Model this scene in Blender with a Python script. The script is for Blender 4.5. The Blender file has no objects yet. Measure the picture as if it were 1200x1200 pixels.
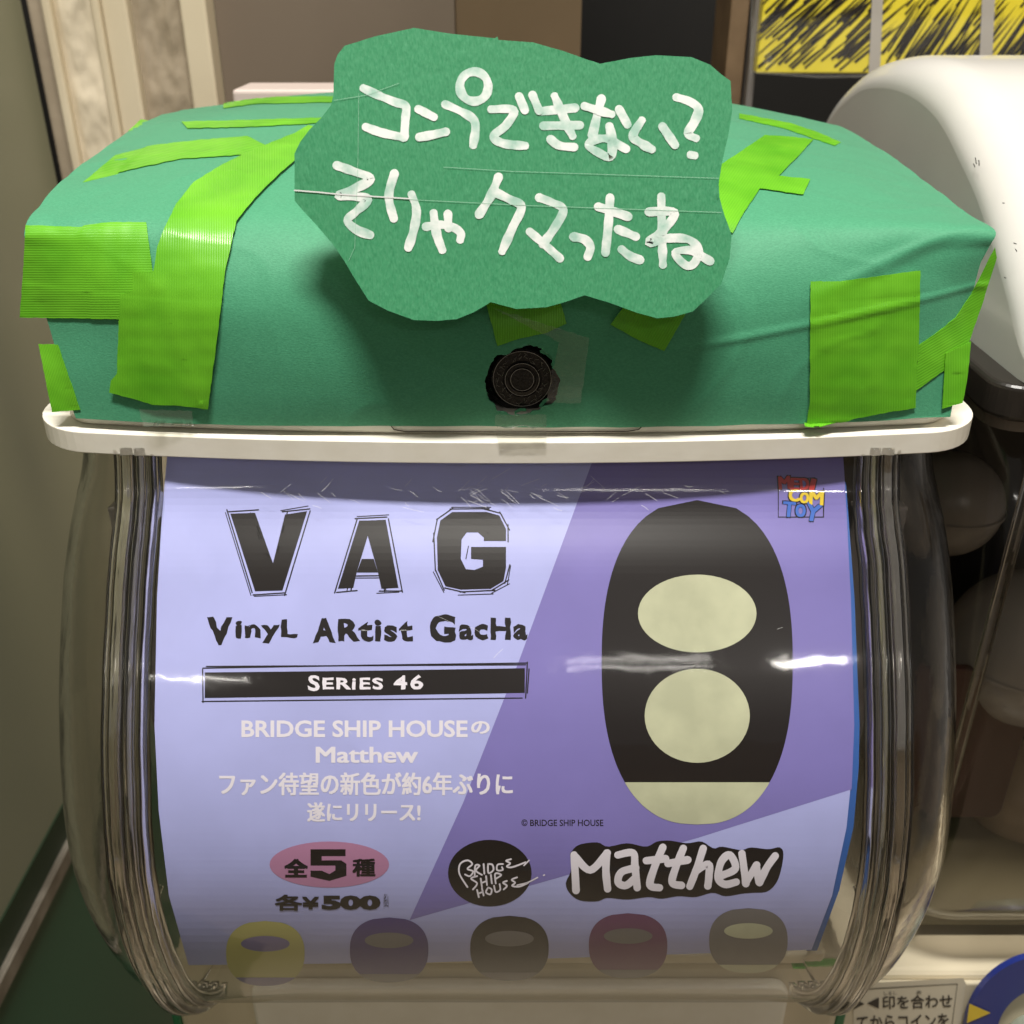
import bpy, bmesh, math, random
from mathutils import Vector, noise
from mathutils.bvhtree import BVHTree
from mathutils.geometry import tessellate_polygon
from math import sin, cos, pi, radians as R
random.seed(7)
SC = bpy.context.scene
COL = SC.collection

# ------------------------------------------------------------------ camera, world, light
CAM = Vector((0.0015, -0.303, 0.136)); PITCH = R(28)
FWD = Vector((0, cos(PITCH), -sin(PITCH))); UP = Vector((0, sin(PITCH), cos(PITCH)))
cd = bpy.data.cameras.new('camera'); cam = bpy.data.objects.new('camera', cd); COL.objects.link(cam)
cam.location = CAM; cam.rotation_euler = (pi/2 - PITCH, 0, 0)
cd.sensor_width = 36; cd.lens = 36; cd.clip_start = 0.01; cd.clip_end = 50
cd.dof.use_dof = True; cd.dof.focus_distance = 0.325; cd.dof.aperture_fstop = 20
SC.camera = cam
W = bpy.data.worlds.new('World'); SC.world = W; W.use_nodes = True
W.node_tree.nodes['Background'].inputs[0].default_value = (1.0, 0.94, 0.87, 1)
W.node_tree.nodes['Background'].inputs[1].default_value = 0.15
SC.view_settings.view_transform = 'Standard'; SC.view_settings.look = 'None'
SC.view_settings.exposure = 0.0; SC.view_settings.gamma = 1
SC.cycles.use_denoising = True
SC.cycles.max_bounces = 12; SC.cycles.transparent_max_bounces = 24; SC.cycles.transmission_bounces = 12
SC.cycles.sample_clamp_indirect = 4

def area(name, loc, target, sx, sy, power, col):
    l = bpy.data.lights.new(name, 'AREA'); l.shape = 'RECTANGLE'; l.size = sx; l.size_y = sy; l.energy = power; l.color = col
    o = bpy.data.objects.new(name, l); COL.objects.link(o); o.location = loc
    o.rotation_euler = (Vector(target) - Vector(loc)).to_track_quat('-Z', 'Y').to_euler(); return o
area('ceiling_panel_light', (0.0, -0.36, 1.5), (0, 0.05, 0), 0.55, 0.12, 43, (1, 0.965, 0.90))
area('ceiling_tube_light', (-0.95, -2.2, 1.18), (0, 0, 0), 0.4, 0.02, 0.8, (1, 0.95, 0.88))
area('ceiling_tube_light', (.84, -2.2, 1.32), (0, 0, 0), 0.20, 0.04, 1.8, (1, 0.95, 0.88))
area('ceiling_tube_light', (0.36, -2.25, 1.37), (0, 0, 0), 0.40, 0.03, 0.45, (1, 0.95, 0.88))
area('ceiling_tube_light', (0.36, -2.25, 1.29), (0, 0, 0), 0.40, 0.02, 0.4, (1, 0.95, 0.88))
area('side_fill_light', (1.4, 0.1, 1.3), (0.3, 0.1, 0), 0.3, 0.9, 9, (1, 0.85, 0.62))  # added warm fill lamp from the right
area('side_fill_light', (-1.5, -0.3, 1.1), (-0.2, 0.1, -0.1), 0.25, 1.0, 5, (1, 0.88, 0.72))  # fill lamp added to brighten the left wall and pillar

def ray(px, py):
    return Vector(((px-600)/1200, 0, 0)) + FWD + UP*((600-py)/1200)
def on_y(px, py, Y):
    d = ray(px, py); return CAM + d*((Y-CAM.y)/d.y)
def on_x(px, py, X):
    d = ray(px, py); return CAM + d*((X-CAM.x)/d.x)

# ------------------------------------------------------------------ materials
def mat(name, col=(.5,.5,.5), rough=.5, **k):
    m = bpy.data.materials.new(name); m.use_nodes = True
    b = m.node_tree.nodes['Principled BSDF']; b.inputs['Base Color'].default_value = (*col, 1)
    b.inputs['Roughness'].default_value = rough
    for kk, v in k.items(): b.inputs[kk.replace('_', ' ')].default_value = v
    return m
def N(m, t, **k):
    n = m.node_tree.nodes.new(t)
    for a, v in k.items(): setattr(n, a, v)
    return n
def L(m, a, b): m.node_tree.links.new(a, b)
def BS(m): return m.node_tree.nodes['Principled BSDF']
def noisy(m, scale=20, c1=None, c2=None, bump=0.0, bscale=None, detail=6, lo=.35, hi=.65, stretch=(1,1,1), rough=None, dist=.001):
    tc = N(m, 'ShaderNodeTexCoord'); mp = N(m, 'ShaderNodeMapping'); mp.inputs['Scale'].default_value = stretch
    L(m, tc.outputs['Object'], mp.inputs[0])
    n = N(m, 'ShaderNodeTexNoise'); n.inputs['Scale'].default_value = scale; n.inputs['Detail'].default_value = detail
    L(m, mp.outputs[0], n.inputs['Vector'])
    if c1:
        r = N(m, 'ShaderNodeValToRGB'); r.color_ramp.elements[0].position = lo; r.color_ramp.elements[1].position = hi
        r.color_ramp.elements[0].color = (*c1, 1); r.color_ramp.elements[1].color = (*c2, 1)
        L(m, n.outputs['Fac'], r.inputs[0]); L(m, r.outputs[0], BS(m).inputs['Base Color'])
    if rough:
        q = N(m, 'ShaderNodeMapRange'); q.inputs[3].default_value, q.inputs[4].default_value = rough
        L(m, n.outputs['Fac'], q.inputs[0]); L(m, q.outputs[0], BS(m).inputs['Roughness'])
    if bump:
        n2 = N(m, 'ShaderNodeTexNoise'); n2.inputs['Scale'].default_value = bscale or scale; n2.inputs['Detail'].default_value = 8
        L(m, mp.outputs[0], n2.inputs['Vector'])
        b = N(m, 'ShaderNodeBump'); b.inputs['Strength'].default_value = bump; b.inputs['Distance'].default_value = dist
        L(m, n2.outputs['Fac'], b.inputs['Height']); L(m, b.outputs[0], BS(m).inputs['Normal'])
    return m

M = {}
# construction paper: fibres + large soft undulation
m = M['paper'] = mat('green_construction_paper', (.05,.28,.17), .62)
noisy(m, 1100, (.045,.250,.130), (.062,.300,.160), bump=.3, bscale=1500, dist=.0003, stretch=(1,1.8,1.8))
BS(m).inputs['Specular IOR Level'].default_value = .42
BS(m).inputs['Sheen Weight'].default_value = .6; BS(m).inputs['Sheen Tint'].default_value = (.6,1,.8,1); BS(m).inputs['Sheen Roughness'].default_value = .4
m = M['card'] = mat('green_sign_card', (.06,.3,.17), .38)
noisy(m, 1900, (.042,.265,.118), (.078,.335,.165), bump=.6, bscale=900, dist=.0004, stretch=(1,1,.3), rough=(.3,.55), lo=.3, hi=.75)
M['card_pale_line'] = mat('pale_crease_glare', (.35,.6,.45), .8)
m = M['marker'] = mat('white_paint_marker', (.75,.82,.78), .45)
noisy(m, 170, (.40,.62,.52), (.86,.90,.87), lo=.34, hi=.58, bump=.4, bscale=500, dist=.0002)
def tape_mat(name, c1, c2):
    m = mat(name, c1, .34); m.node_tree.nodes['Principled BSDF'].inputs['Specular IOR Level'].default_value = .5
    uv = N(m, 'ShaderNodeUVMap'); w = N(m, 'ShaderNodeTexWave'); w.wave_type='BANDS'; w.bands_direction='X'
    w.inputs['Scale'].default_value = 1.0; w.inputs['Distortion'].default_value = .25; w.inputs['Detail'].default_value=1
    L(m, uv.outputs[0], w.inputs['Vector'])
    w2 = N(m, 'ShaderNodeTexWave'); w2.bands_direction='Y'; w2.inputs['Scale'].default_value = .13; w2.inputs['Distortion'].default_value=1.5
    L(m, uv.outputs[0], w2.inputs['Vector'])
    tc = N(m, 'ShaderNodeTexCoord'); n = N(m, 'ShaderNodeTexNoise'); n.inputs['Scale'].default_value = 55
    L(m, tc.outputs['Object'], n.inputs['Vector'])
    r = N(m, 'ShaderNodeValToRGB'); r.color_ramp.elements[0].color=(*c1,1); r.color_ramp.elements[1].color=(*c2,1)
    r.color_ramp.elements[0].position=.3; r.color_ramp.elements[1].position=.8
    a = N(m, 'ShaderNodeMath', operation='MULTIPLY_ADD'); a.inputs[1].default_value=.16
    L(m, w.outputs['Fac'], a.inputs[0]); 
    a2 = N(m, 'ShaderNodeMath', operation='MULTIPLY'); a2.inputs[1].default_value=.95; L(m, n.outputs['Fac'], a2.inputs[0]); L(m, a2.outputs[0], a.inputs[2])
    L(m, a.outputs[0], r.inputs[0]); L(m, r.outputs[0], BS(m).inputs['Base Color'])
    s = N(m, 'ShaderNodeMath', operation='MULTIPLY_ADD'); s.inputs[1].default_value=.22
    sw = N(m, 'ShaderNodeMath', operation='MULTIPLY'); sw.inputs[1].default_value=.20; L(m, w.outputs['Fac'], sw.inputs[0])
    L(m, w2.outputs['Fac'], s.inputs[0]); L(m, sw.outputs[0], s.inputs[2])
    s2 = N(m, 'ShaderNodeMath', operation='MULTIPLY_ADD'); s2.inputs[1].default_value=4.0; L(m, n.outputs['Fac'], s2.inputs[0]); L(m, s.outputs[0], s2.inputs[2])
    b = N(m, 'ShaderNodeBump'); b.inputs['Strength'].default_value=.5; b.inputs['Distance'].default_value=.0004
    L(m, s2.outputs[0], b.inputs['Height']); L(m, b.outputs[0], BS(m).inputs['Normal'])
    return m
M['tape'] = tape_mat('lime_cloth_tape', (.085,.335,.010), (.150,.47,.020))
m = M['cream'] = mat('cream_plastic', (.84,.80,.70), .3); noisy(m, 60, (.82,.775,.67), (.87,.83,.735), bump=.08, bscale=200)
m = M['cream2'] = mat('cream_plastic_smooth', (.66,.58,.42), .3); noisy(m, 14, (.60,.53,.38), (.68,.60,.44))
M['dark'] = mat('dark_brown_plastic', (.022,.018,.015), .35)
M['black'] = mat('black_plastic', (.006,.006,.006), .25)
M['blackmetal'] = noisy(mat('black_lock_metal', (.01,.01,.01), .22), 900, (.006,.006,.006), (.02,.018,.018), bump=.5, bscale=600, dist=.0003)
M['line'] = mat('dark_seam', (.06,.045,.03), .7)
def clear(name, tint=(1,1,1), rough=.05, ior=1.45, bump=0.0, bscale=40, refl=1.0, haze=0.0, hcol=(.5,.45,.4)):
    m = bpy.data.materials.new(name); m.use_nodes = True; nt = m.node_tree; nt.nodes.clear()
    out = N(m,'ShaderNodeOutputMaterial'); mix = N(m,'ShaderNodeMixShader'); t = N(m,'ShaderNodeBsdfTransparent'); g = N(m,'ShaderNodeBsdfGlossy')
    t.inputs[0].default_value=(*tint,1); g.inputs['Roughness'].default_value=rough
    f = N(m,'ShaderNodeLayerWeight'); f.inputs['Blend'].default_value=.5
    pw_ = N(m,'ShaderNodeMath', operation='POWER'); pw_.inputs[1].default_value=4.6; L(m,f.outputs['Facing'],pw_.inputs[0])
    mu = N(m,'ShaderNodeMath', operation='MULTIPLY_ADD'); mu.inputs[1].default_value=.9; mu.inputs[2].default_value=.042*refl; mu.use_clamp=True
    L(m,pw_.outputs[0],mu.inputs[0]); L(m,mu.outputs[0],mix.inputs[0])
    if haze:
        d = N(m,'ShaderNodeBsdfDiffuse'); d.inputs[0].default_value=(*hcol,1); mh = N(m,'ShaderNodeMixShader'); mh.inputs[0].default_value=haze
        L(m,t.outputs[0],mh.inputs[1]); L(m,d.outputs[0],mh.inputs[2]); L(m,mh.outputs[0],mix.inputs[1])
    else: L(m,t.outputs[0],mix.inputs[1])
    L(m,g.outputs[0],mix.inputs[2]); L(m,mix.outputs[0],out.inputs[0])
    if bump:
        tc=N(m,'ShaderNodeTexCoord'); n=N(m,'ShaderNodeTexNoise'); n.inputs['Scale'].default_value=bscale; n.inputs['Detail'].default_value=3
        L(m,tc.outputs['Object'],n.inputs['Vector']); b=N(m,'ShaderNodeBump'); b.inputs['Strength'].default_value=bump; b.inputs['Distance'].default_value=.002
        L(m,n.outputs['Fac'],b.inputs['Height']); L(m,b.outputs[0],g.inputs['Normal']); L(m,b.outputs[0],f.inputs['Normal'])
        q=N(m,'ShaderNodeMapRange'); q.inputs[3].default_value=rough*.5; q.inputs[4].default_value=rough*2.2
        n3=N(m,'ShaderNodeTexNoise'); n3.inputs['Scale'].default_value=120; L(m,tc.outputs['Object'],n3.inputs['Vector']); L(m,n3.outputs['Fac'],q.inputs[0]); L(m,q.outputs[0],g.inputs['Roughness'])
    return m
M['clear'] = clear('clear_case_plastic', (.97,.97,.96), .045, bump=.10, bscale=35, refl=1.25)
M['clear_side'] = clear('clear_dome_plastic', (.80,.77,.73), .12, bump=.35, bscale=22, refl=1.7, haze=.10, hcol=(.30,.25,.19))
M['clear_tape'] = clear('clear_adhesive_tape', (.96,.96,.93), .16, bump=.7, bscale=140, refl=1.6, haze=.06, hcol=(.8,.8,.75))
M['scratch_and_glare'] = mat('fine_scratch_and_glare', (.75,.75,.75), .3)
m = M['glass'] = mat('thick_clear_plastic', (.93,.91,.88), .06, Transmission_Weight=1.0, IOR=1.46)
noisy(m, 30, bump=.05, bscale=40, dist=.002)
m = M['glass_dome'] = mat('clear_dome_shell', (.97,.95,.92), .05, Transmission_Weight=1.0, IOR=1.46)
noisy(m, 9, bump=.18, bscale=16, dist=.004)
def flat(name, c, rough=.35, var=.06, sc=25):
    m = mat(name, c, rough); return noisy(m, sc, tuple(x*(1-var) for x in c), tuple(min(1,x*(1+var)) for x in c), bump=.08, bscale=60)
M['p_lav'] = flat('poster_lavender_print', (.40,.42,.76))
M['p_purple'] = flat('poster_purple_print', (.20,.172,.46))
M['p_blue'] = flat('poster_blue_backing', (.035,.11,.36))
M['ink'] = mat('black_ink', (.012,.009,.009), .32)
M['ink_white'] = mat('white_ink', (.74,.70,.78), .35)
M['ink_pink'] = mat('pink_ink', (.42,.20,.34), .35)
M['ink_cream'] = flat('cream_print', (.48,.49,.34), .35, .12, 60)
M['ink_red'] = mat('red_ink', (.50,.03,.03), .35); M['ink_yellow'] = mat('yellow_ink', (.72,.52,.04), .35); M['ink_blue'] = mat('blue_ink', (.05,.14,.52), .35)
M['gloss_print'] = mat('dim_gloss_print', (.09,.08,.085), .35)
M['e_yellow'] = mat('olive_yellow_print', (.46,.44,.15), .4); M['e_indigo'] = mat('indigo_print', (.07,.045,.20), .4)
M['e_maroon'] = mat('maroon_print', (.15,.045,.13), .4); M['e_grey'] = mat('grey_print', (.17,.16,.165), .4); M['e_violet']=mat('violet_print',(.20,.17,.36),.4)

# ------------------------------------------------------------------ object helpers
def wloc(o):
    v = Vector((0,0,0))
    while o: v += o.location; o = o.parent
    return v
def thing(name, label, cat, loc=(0,0,0), group=None):
    o = bpy.data.objects.new(name, None); COL.objects.link(o); o.location = loc; o.empty_display_size=.02
    o['label']=label; o['category']=cat
    if group: o['group']=group
    return o
def obj(name, data, m, parent=None, label=None, cat=None, group=None, kind=None, smooth=False, bevel=0, solid=0, sub=0):
    """data = bmesh or (verts, faces) in world coordinates"""
    me = bpy.data.meshes.new(name)
    if isinstance(data, bmesh.types.BMesh):
        bmesh.ops.recalc_face_normals(data, faces=data.faces) if solid is None else None
        data.to_mesh(me); data.free()
    else: me.from_pydata([tuple(v) for v in data[0]], [], data[1])
    me.materials.append(M[m] if isinstance(m, str) else m)
    if smooth: me.shade_smooth()
    o = bpy.data.objects.new(name, me); COL.objects.link(o)
    if parent: o.parent = parent; o.location = -wloc(parent)
    if label: o['label']=label
    if cat: o['category']=cat
    if group: o['group']=group
    if kind: o['kind']=kind
    if solid: s=o.modifiers.new('s','SOLIDIFY'); s.thickness=solid; s.offset=0
    if bevel: b=o.modifiers.new('b','BEVEL'); b.width=bevel; b.segments=3; b.limit_method='ANGLE'
    if solid and smooth: e=o.modifiers.new('e','EDGE_SPLIT'); e.split_angle=R(50)
    if sub: s=o.modifiers.new('u','SUBSURF'); s.levels=sub; s.render_levels=sub
    return o
def box(x0,x1,y0,y1,z0,z1, bm=None):
    bm = bm or bmesh.new()
    v=[bm.verts.new(p) for p in [(x0,y0,z0),(x1,y0,z0),(x1,y1,z0),(x0,y1,z0),(x0,y0,z1),(x1,y0,z1),(x1,y1,z1),(x0,y1,z1)]]
    for f in [(3,2,1,0),(4,5,6,7),(0,1,5,4),(1,2,6,5),(2,3,7,6),(3,0,4,7)]: bm.faces.new([v[i] for i in f])
    return bm
def grid(fn, nu, nv, close_u=False):
    vs=[]; fs=[]
    for j in range(nv+1):
        for i in range(nu+(0 if close_u else 1)): vs.append(fn(i/nu, j/nv))
    w = nu if close_u else nu+1
    for j in range(nv):
        for i in range(nu):
            a=j*w+i; b=j*w+(i+1)%w; fs.append((a,b,b+w,a+w))
    return vs, fs
def interp(pts, t):
    """Catmull-Rom through pts, t in 0..1, by index"""
    n=len(pts)-1; x=min(max(t,0),1)*n; i=min(int(x),n-1); f=x-i
    p0=pts[max(i-1,0)]; p1=pts[i]; p2=pts[i+1]; p3=pts[min(i+2,n)]
    return tuple(.5*((2*b)+(-a+c)*f+(2*a-5*b+4*c-d)*f*f+(-a+3*b-3*c+d)*f**3) for a,b,c,d in zip(p0,p1,p2,p3))
def prism(poly2, axis, a, b, fn=None):
    """extrude 2d polygon along an axis from a to b"""
    bm=bmesh.new()
    def P(p,c): return {'x':(c,p[0],p[1]),'y':(p[0],c,p[1]),'z':(p[0],p[1],c)}[axis]
    v0=[bm.verts.new(P(p,a)) for p in poly2]; v1=[bm.verts.new(P(p,b)) for p in poly2]; n=len(poly2)
    bm.faces.new(v0); bm.faces.new(v1[::-1])
    for i in range(n): bm.faces.new((v0[i],v1[i],v1[(i+1)%n],v0[(i+1)%n]))
    bmesh.ops.recalc_face_normals(bm, faces=bm.faces); return bm
def rrect(x0,x1,y0,y1,r,seg=10):
    out=[]
    for cx,cy,a0 in ((x1-r,y1-r,0),(x0+r,y1-r,90),(x0+r,y0+r,180),(x1-r,y0+r,270)):
        for k in range(seg+1):
            a=R(a0+90*k/seg); out.append((cx+r*cos(a),cy+r*sin(a)))
    return out
# shapes drawn flat, then laid on a curved real surface
def flat_bm(polys):
    bm=bmesh.new()
    for poly in polys:
        vv=[bm.verts.new((p[0],p[1],0)) for p in poly]
        for t in tessellate_polygon([[Vector((p[0],p[1],0)) for p in poly]]):
            if len(set(t))==3:
                try: bm.faces.new([vv[i] for i in t])
                except ValueError: pass
    return bm
def cut(bm, sx, sy):
    if not bm.verts: return
    xs=[v.co.x for v in bm.verts]; ys=[v.co.y for v in bm.verts]
    def go(lo,hi,s,no,ax):
        k=math.floor(lo/s)+1
        while k*s<hi:
            co=(k*s+.0137,0,0) if ax==0 else (0,k*s+.0137,0)
            bmesh.ops.bisect_plane(bm, geom=bm.verts[:]+bm.edges[:]+bm.faces[:], plane_co=co, plane_no=no, dist=1e-5); k+=1
    if sx: go(min(xs),max(xs),sx,(1,0,0),0)
    if sy: go(min(ys),max(ys),sy,(0,1,0),1)
def lay(bm, fn, uvrot=None, uvs=.01):
    if uvrot is not None:
        uv=bm.loops.layers.uv.new('UVMap'); c,s=cos(uvrot),sin(uvrot)
        for f in bm.faces:
            for l in f.loops:
                x,y=l.vert.co.x,l.vert.co.y; l[uv].uv=((x*c+y*s)*uvs,(-x*s+y*c)*uvs)
    for v in bm.verts: v.co=fn(v.co.x,v.co.y)
    return bm
def text_bm(s, bbox, bold=0.0, rot=0, shear=0, jit=0, step=None, res=3, spacing=1.0):
    c=bpy.data.curves.new('t','FONT'); c.body=s; c.offset=bold; c.resolution_u=res; c.space_character=spacing; c.shear=shear
    o=bpy.data.objects.new('t',c); COL.objects.link(o)
    me=bpy.data.meshes.new_from_object(o.evaluated_get(bpy.context.evaluated_depsgraph_get()))
    bpy.data.objects.remove(o); bpy.data.curves.remove(c)
    bm=bmesh.new(); bm.from_mesh(me); bpy.data.meshes.remove(me)
    xs=[v.co.x for v in bm.verts]; ys=[v.co.y for v in bm.verts]; x0,x1,y0,y1=min(xs),max(xs),min(ys),max(ys)
    a,b,cc,d=bbox
    for v in bm.verts:
        v.co.x=a+(v.co.x-x0)/(x1-x0)*(cc-a); v.co.y=d-(v.co.y-y0)/(y1-y0)*(d-b); v.co.z=0
    if jit:
        cut(bm, step, step)
        for v in bm.verts:
            q=Vector((v.co.x*.16,v.co.y*.16,3.3+jit)); v.co.x+=noise.noise(q)*jit; v.co.y+=noise.noise(q+Vector((9,4,1)))*jit
    if rot:
        mx,my=(a+cc)/2,(b+d)/2; co,si=cos(R(rot)),sin(R(rot))
        for v in bm.verts:
            x,y=v.co.x-mx,v.co.y-my; v.co.x=mx+x*co-y*si; v.co.y=my+x*si+y*co
    return bm
def stroke_poly(bm, pts, w, z=0, smooth=True):
    """ribbon with round ends along a polyline, width w (flat)"""
    P=[Vector((p[0],p[1])) for p in pts]
    if smooth and len(P)>2:
        Q=[]; n=len(P)-1
        for k in range(n*7+1): Q.append(Vector(interp([tuple(p) for p in P], k/(n*7))))
        P=Q
    elif len(P)==2: P=[P[0].lerp(P[1],k/5) for k in range(6)]
    L_=[];R_=[]
    for i,p in enumerate(P):
        t=(P[min(i+1,len(P)-1)]-P[max(i-1,0)]).normalized(); n=Vector((-t.y,t.x))
        ww=w*(1+(.26 if w>9.5 else .10)*noise.noise(Vector((p.x*.09,p.y*.09,z*50))))
        L_.append(p+n*ww/2); R_.append(p-n*ww/2)
    def cap(p,d,w):
        a0=math.atan2(d.y,d.x); return [p+Vector((cos(a0+a),sin(a0+a)))*w/2 for a in [R(x) for x in (60,30,0,-30,-60)]]
    t1=(P[-1]-P[-2]).normalized(); t0=(P[0]-P[1]).normalized()
    lv=[bm.verts.new((p.x,p.y,z)) for p in L_]; rv=[bm.verts.new((p.x,p.y,z)) for p in R_]
    for i in range(len(P)-1): bm.faces.new((lv[i],lv[i+1],rv[i+1],rv[i]))
    c1=[bm.verts.new((p.x,p.y,z)) for p in cap(P[-1],t1,w)]; bm.faces.new([lv[-1]]+c1+[rv[-1]])
    c0=[bm.verts.new((p.x,p.y,z)) for p in cap(P[0],t0,w)]; bm.faces.new([rv[0]]+c0+[lv[0]])
    return bm
def ellipse(cx,cy,rx,ry,n=48): return [(cx+rx*cos(2*pi*k/n),cy+ry*sin(2*pi*k/n)) for k in range(n)]
def ring(bm, cx,cy,r0,r1,n=40):
    a=[bm.verts.new((cx+r0*cos(2*pi*k/n),cy+r0*sin(2*pi*k/n),0)) for k in range(n)]; b=[bm.verts.new((cx+r1*cos(2*pi*k/n),cy+r1*sin(2*pi*k/n),0)) for k in range(n)]
    for k in range(n): bm.faces.new((a[k],a[(k+1)%n],b[(k+1)%n],b[k]))
    return bm

# ================================================================== SETTING
# left laminate wall
m = M['wall'] = mat('olive_laminate', (.14,.13,.09), .38)
tc=N(m,'ShaderNodeTexCoord'); n=N(m,'ShaderNodeTexNoise'); n.inputs['Scale'].default_value=3; n.inputs['Detail'].default_value=4; L(m,tc.outputs['Object'],n.inputs['Vector'])
r=N(m,'ShaderNodeValToRGB'); r.color_ramp.elements[0].color=(.215,.22,.145,1); r.color_ramp.elements[1].color=(.26,.26,.182,1); L(m,n.outputs['Fac'],r.inputs[0]); L(m,r.outputs[0],BS(m).inputs['Base Color'])
M['wall_upper'] = noisy(mat('grey_brown_laminate',(.2,.17,.12),.4), 5, (.17,.145,.105), (.21,.185,.14), bump=.05, bscale=80)
M['steel'] = noisy(mat('dull_steel_strip',(.3,.27,.22),.35,Metallic=.6), 30, (.22,.19,.15), (.40,.36,.30), rough=(.3,.5))
M['groove'] = mat('dark_green_groove',(.012,.03,.012),.5)
XW=-.340
wall = obj('laminate_wall', box(XW-.03,XW,-.60,.492,-1.199,.60), 'wall', label='olive grey laminate wall at the left of the machine', cat='wall', kind='structure')
obj('groove', box(XW-.001,XW+.0012,-.30,.492,-.452,-.425), 'groove', wall)
obj('lower_panel', box(XW-.001,XW+.0008,-.599,.491,-1.198,-.4665), mat('dark_green_laminate',(.035,.11,.06),.4), wall)
obj('metal_strip', box(XW-.001,XW+.006,-.30,.492,-.466,-.452), 'steel', wall, bevel=.001)
# plaster pillar and trims
M['plaster'] = noisy(mat('cream_plaster',(.5,.42,.28),.6), 12, (.62,.54,.40), (.70,.61,.46), bump=.3, bscale=90)
M['plaster_brown_shade'] = noisy(mat('brown_shaded_plaster',(.25,.19,.12),.6), 25, (.33,.27,.19), (.39,.32,.23), bump=.4, bscale=120)  # shadow on the second plaster strip put into a browner colour
M['trim'] = noisy(mat('cream_painted_trim',(.52,.44,.30),.4), 8, (.56,.48,.34), (.64,.56,.41))
M['board'] = noisy(mat('grey_brown_board',(.15,.115,.08),.38), 5, (.135,.105,.078), (.165,.13,.098), bump=.05, bscale=60)
M['board2'] = noisy(mat('brown_board',(.14,.095,.05),.42), 5, (.115,.078,.042), (.15,.10,.056), bump=.05, bscale=60)
pil = thing('plaster_pillar', 'cream pillar with rough plaster strips and smooth vertical trims at the upper left', 'pillar', (-.27,.5,-.6))
def rough_slab(name, x0, x1, m, amp, sc, seed, y=.5):
    def f(u,v):
        x=x0+(x1-x0)*u; z=-.6+1.2*v; e=min(1,6*min(u,1-u))
        q=Vector((x*sc,seed,z*sc*.5)); d=noise.noise(q)*amp+noise.noise(q*2.7)*amp*.5+noise.noise(q*6)*amp*.2
        return (x, y+.004-e*(d+amp*.6), z)
    return obj(name, grid(f, 26, 420), m, pil, smooth=True)
def tz(x0,x1,y,m,name='trim'): return obj(name, box(x0,x1,y,.56,-.6,.6), m, pil, bevel=.002)
tz(-.345,-.3285,.512,'plaster_brown_shade','recess_strip')
tz(-.3285,-.322,.496,'trim')
rough_slab('plaster_strip', -.322, -.294, 'plaster', .0035, 42, 2.0)
tz(-.294,-.288,.4965,'trim'); tz(-.288,-.270,.501,'trim')
rough_slab('plaster_strip', -.270, -.232, 'plaster_brown_shade', .0025, 60, 7.0, .508)
tz(-.232,-.2135,.498,'trim')
# back boards
bk = obj('back_partition', box(-.2130,-.040,.52,.62,-.6,.7), 'board', label='grey brown board partition behind the top of the machine', cat='partition')
bk2 = obj('back_partition', box(-.0395,.052,.525,.62,-.6,.7), 'board2', label='narrower warm brown board partition right of the grey brown one', cat='partition')
obj('back_wall', box(-2.5,2.5,1.10,1.15,-1.2,1.6), noisy(mat('black_wall',(.006,.006,.006),.5),4,(.0025,.0025,.0025),(.005,.0045,.004)), kind='structure', label='black space behind the machines')
obj('added_far_wall', box(-3,3,-2.95,-2.9,-1.2,.62), noisy(mat('beige_added_wall',(.4,.34,.26),.5),3,(.30,.25,.18),(.44,.37,.28)), kind='structure', label='unseen beige wall opposite the machines, added for the clear case to reflect')  # out of view, added as something for the case to reflect
obj('added_floor', box(-2.5,2.5,-2.6,1.099,-1.25,-1.2), noisy(mat('beige_added_floor',(.12,.1,.07),.5),3,(.42,.34,.24),(.52,.43,.31)), kind='structure', label='unseen beige floor, added for the clear case to reflect')  # out of view, made bright beige so the lower case reflects it
M['pinkwhite']=mat('pale_pink_plastic',(.62,.52,.48),.35)
obj('back_ledge', box(-.152,-.02,.30,.34,.0,.0770), 'pinkwhite', label='pale pinkish ledge just behind the green wrapped lid', cat='ledge', bevel=.002)
# ================================================================== MAIN MACHINE
mach = thing('capsule_vending_machine', 'capsule toy machine with lid wrapped in green paper and lime tape over clear case', 'vending machine', (0,.1,-.62))

# ---- body profile: (y,z) front curve of the clear case / poster
PROF=[(.012,-.004),(.0045,-.0225),(-.0145,-.044),(-.041,-.083),(-.058,-.125),(-.0585,-.165),(-.045,-.205),(-.018,-.236),(.02,-.252)]
NP=200
def prof(t): return interp(PROF, t)
PP=[prof(k/NP) for k in range(NP+1)]
def pnorm(k):
    a=PP[max(k-1,0)]; b=PP[min(k+1,NP)]; ty,tz_=b[0]-a[0],b[1]-a[1]; l=math.hypot(ty,tz_); return (tz_/l, -ty/l)   # outward (toward -y)
def pat(t, off=0.0):
    x=min(max(t,0),1)*NP; i=min(int(x),NP-1); f=x-i
    y=PP[i][0]*(1-f)+PP[i+1][0]*f; z=PP[i][1]*(1-f)+PP[i+1][1]*f; n=pnorm(i); n2=pnorm(i+1)
    ny=n[0]*(1-f)+n2[0]*f; nz=n[1]*(1-f)+n2[1]*f
    return y+ny*off, z+nz*off
def elev(p): # image v coordinate (screen up) of a (y,z) point
    d=Vector((0,p[0]-CAM.y,p[1]-CAM.z)); return d.dot(UP)/d.dot(FWD)
EL=[elev(p) for p in PP]
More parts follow.
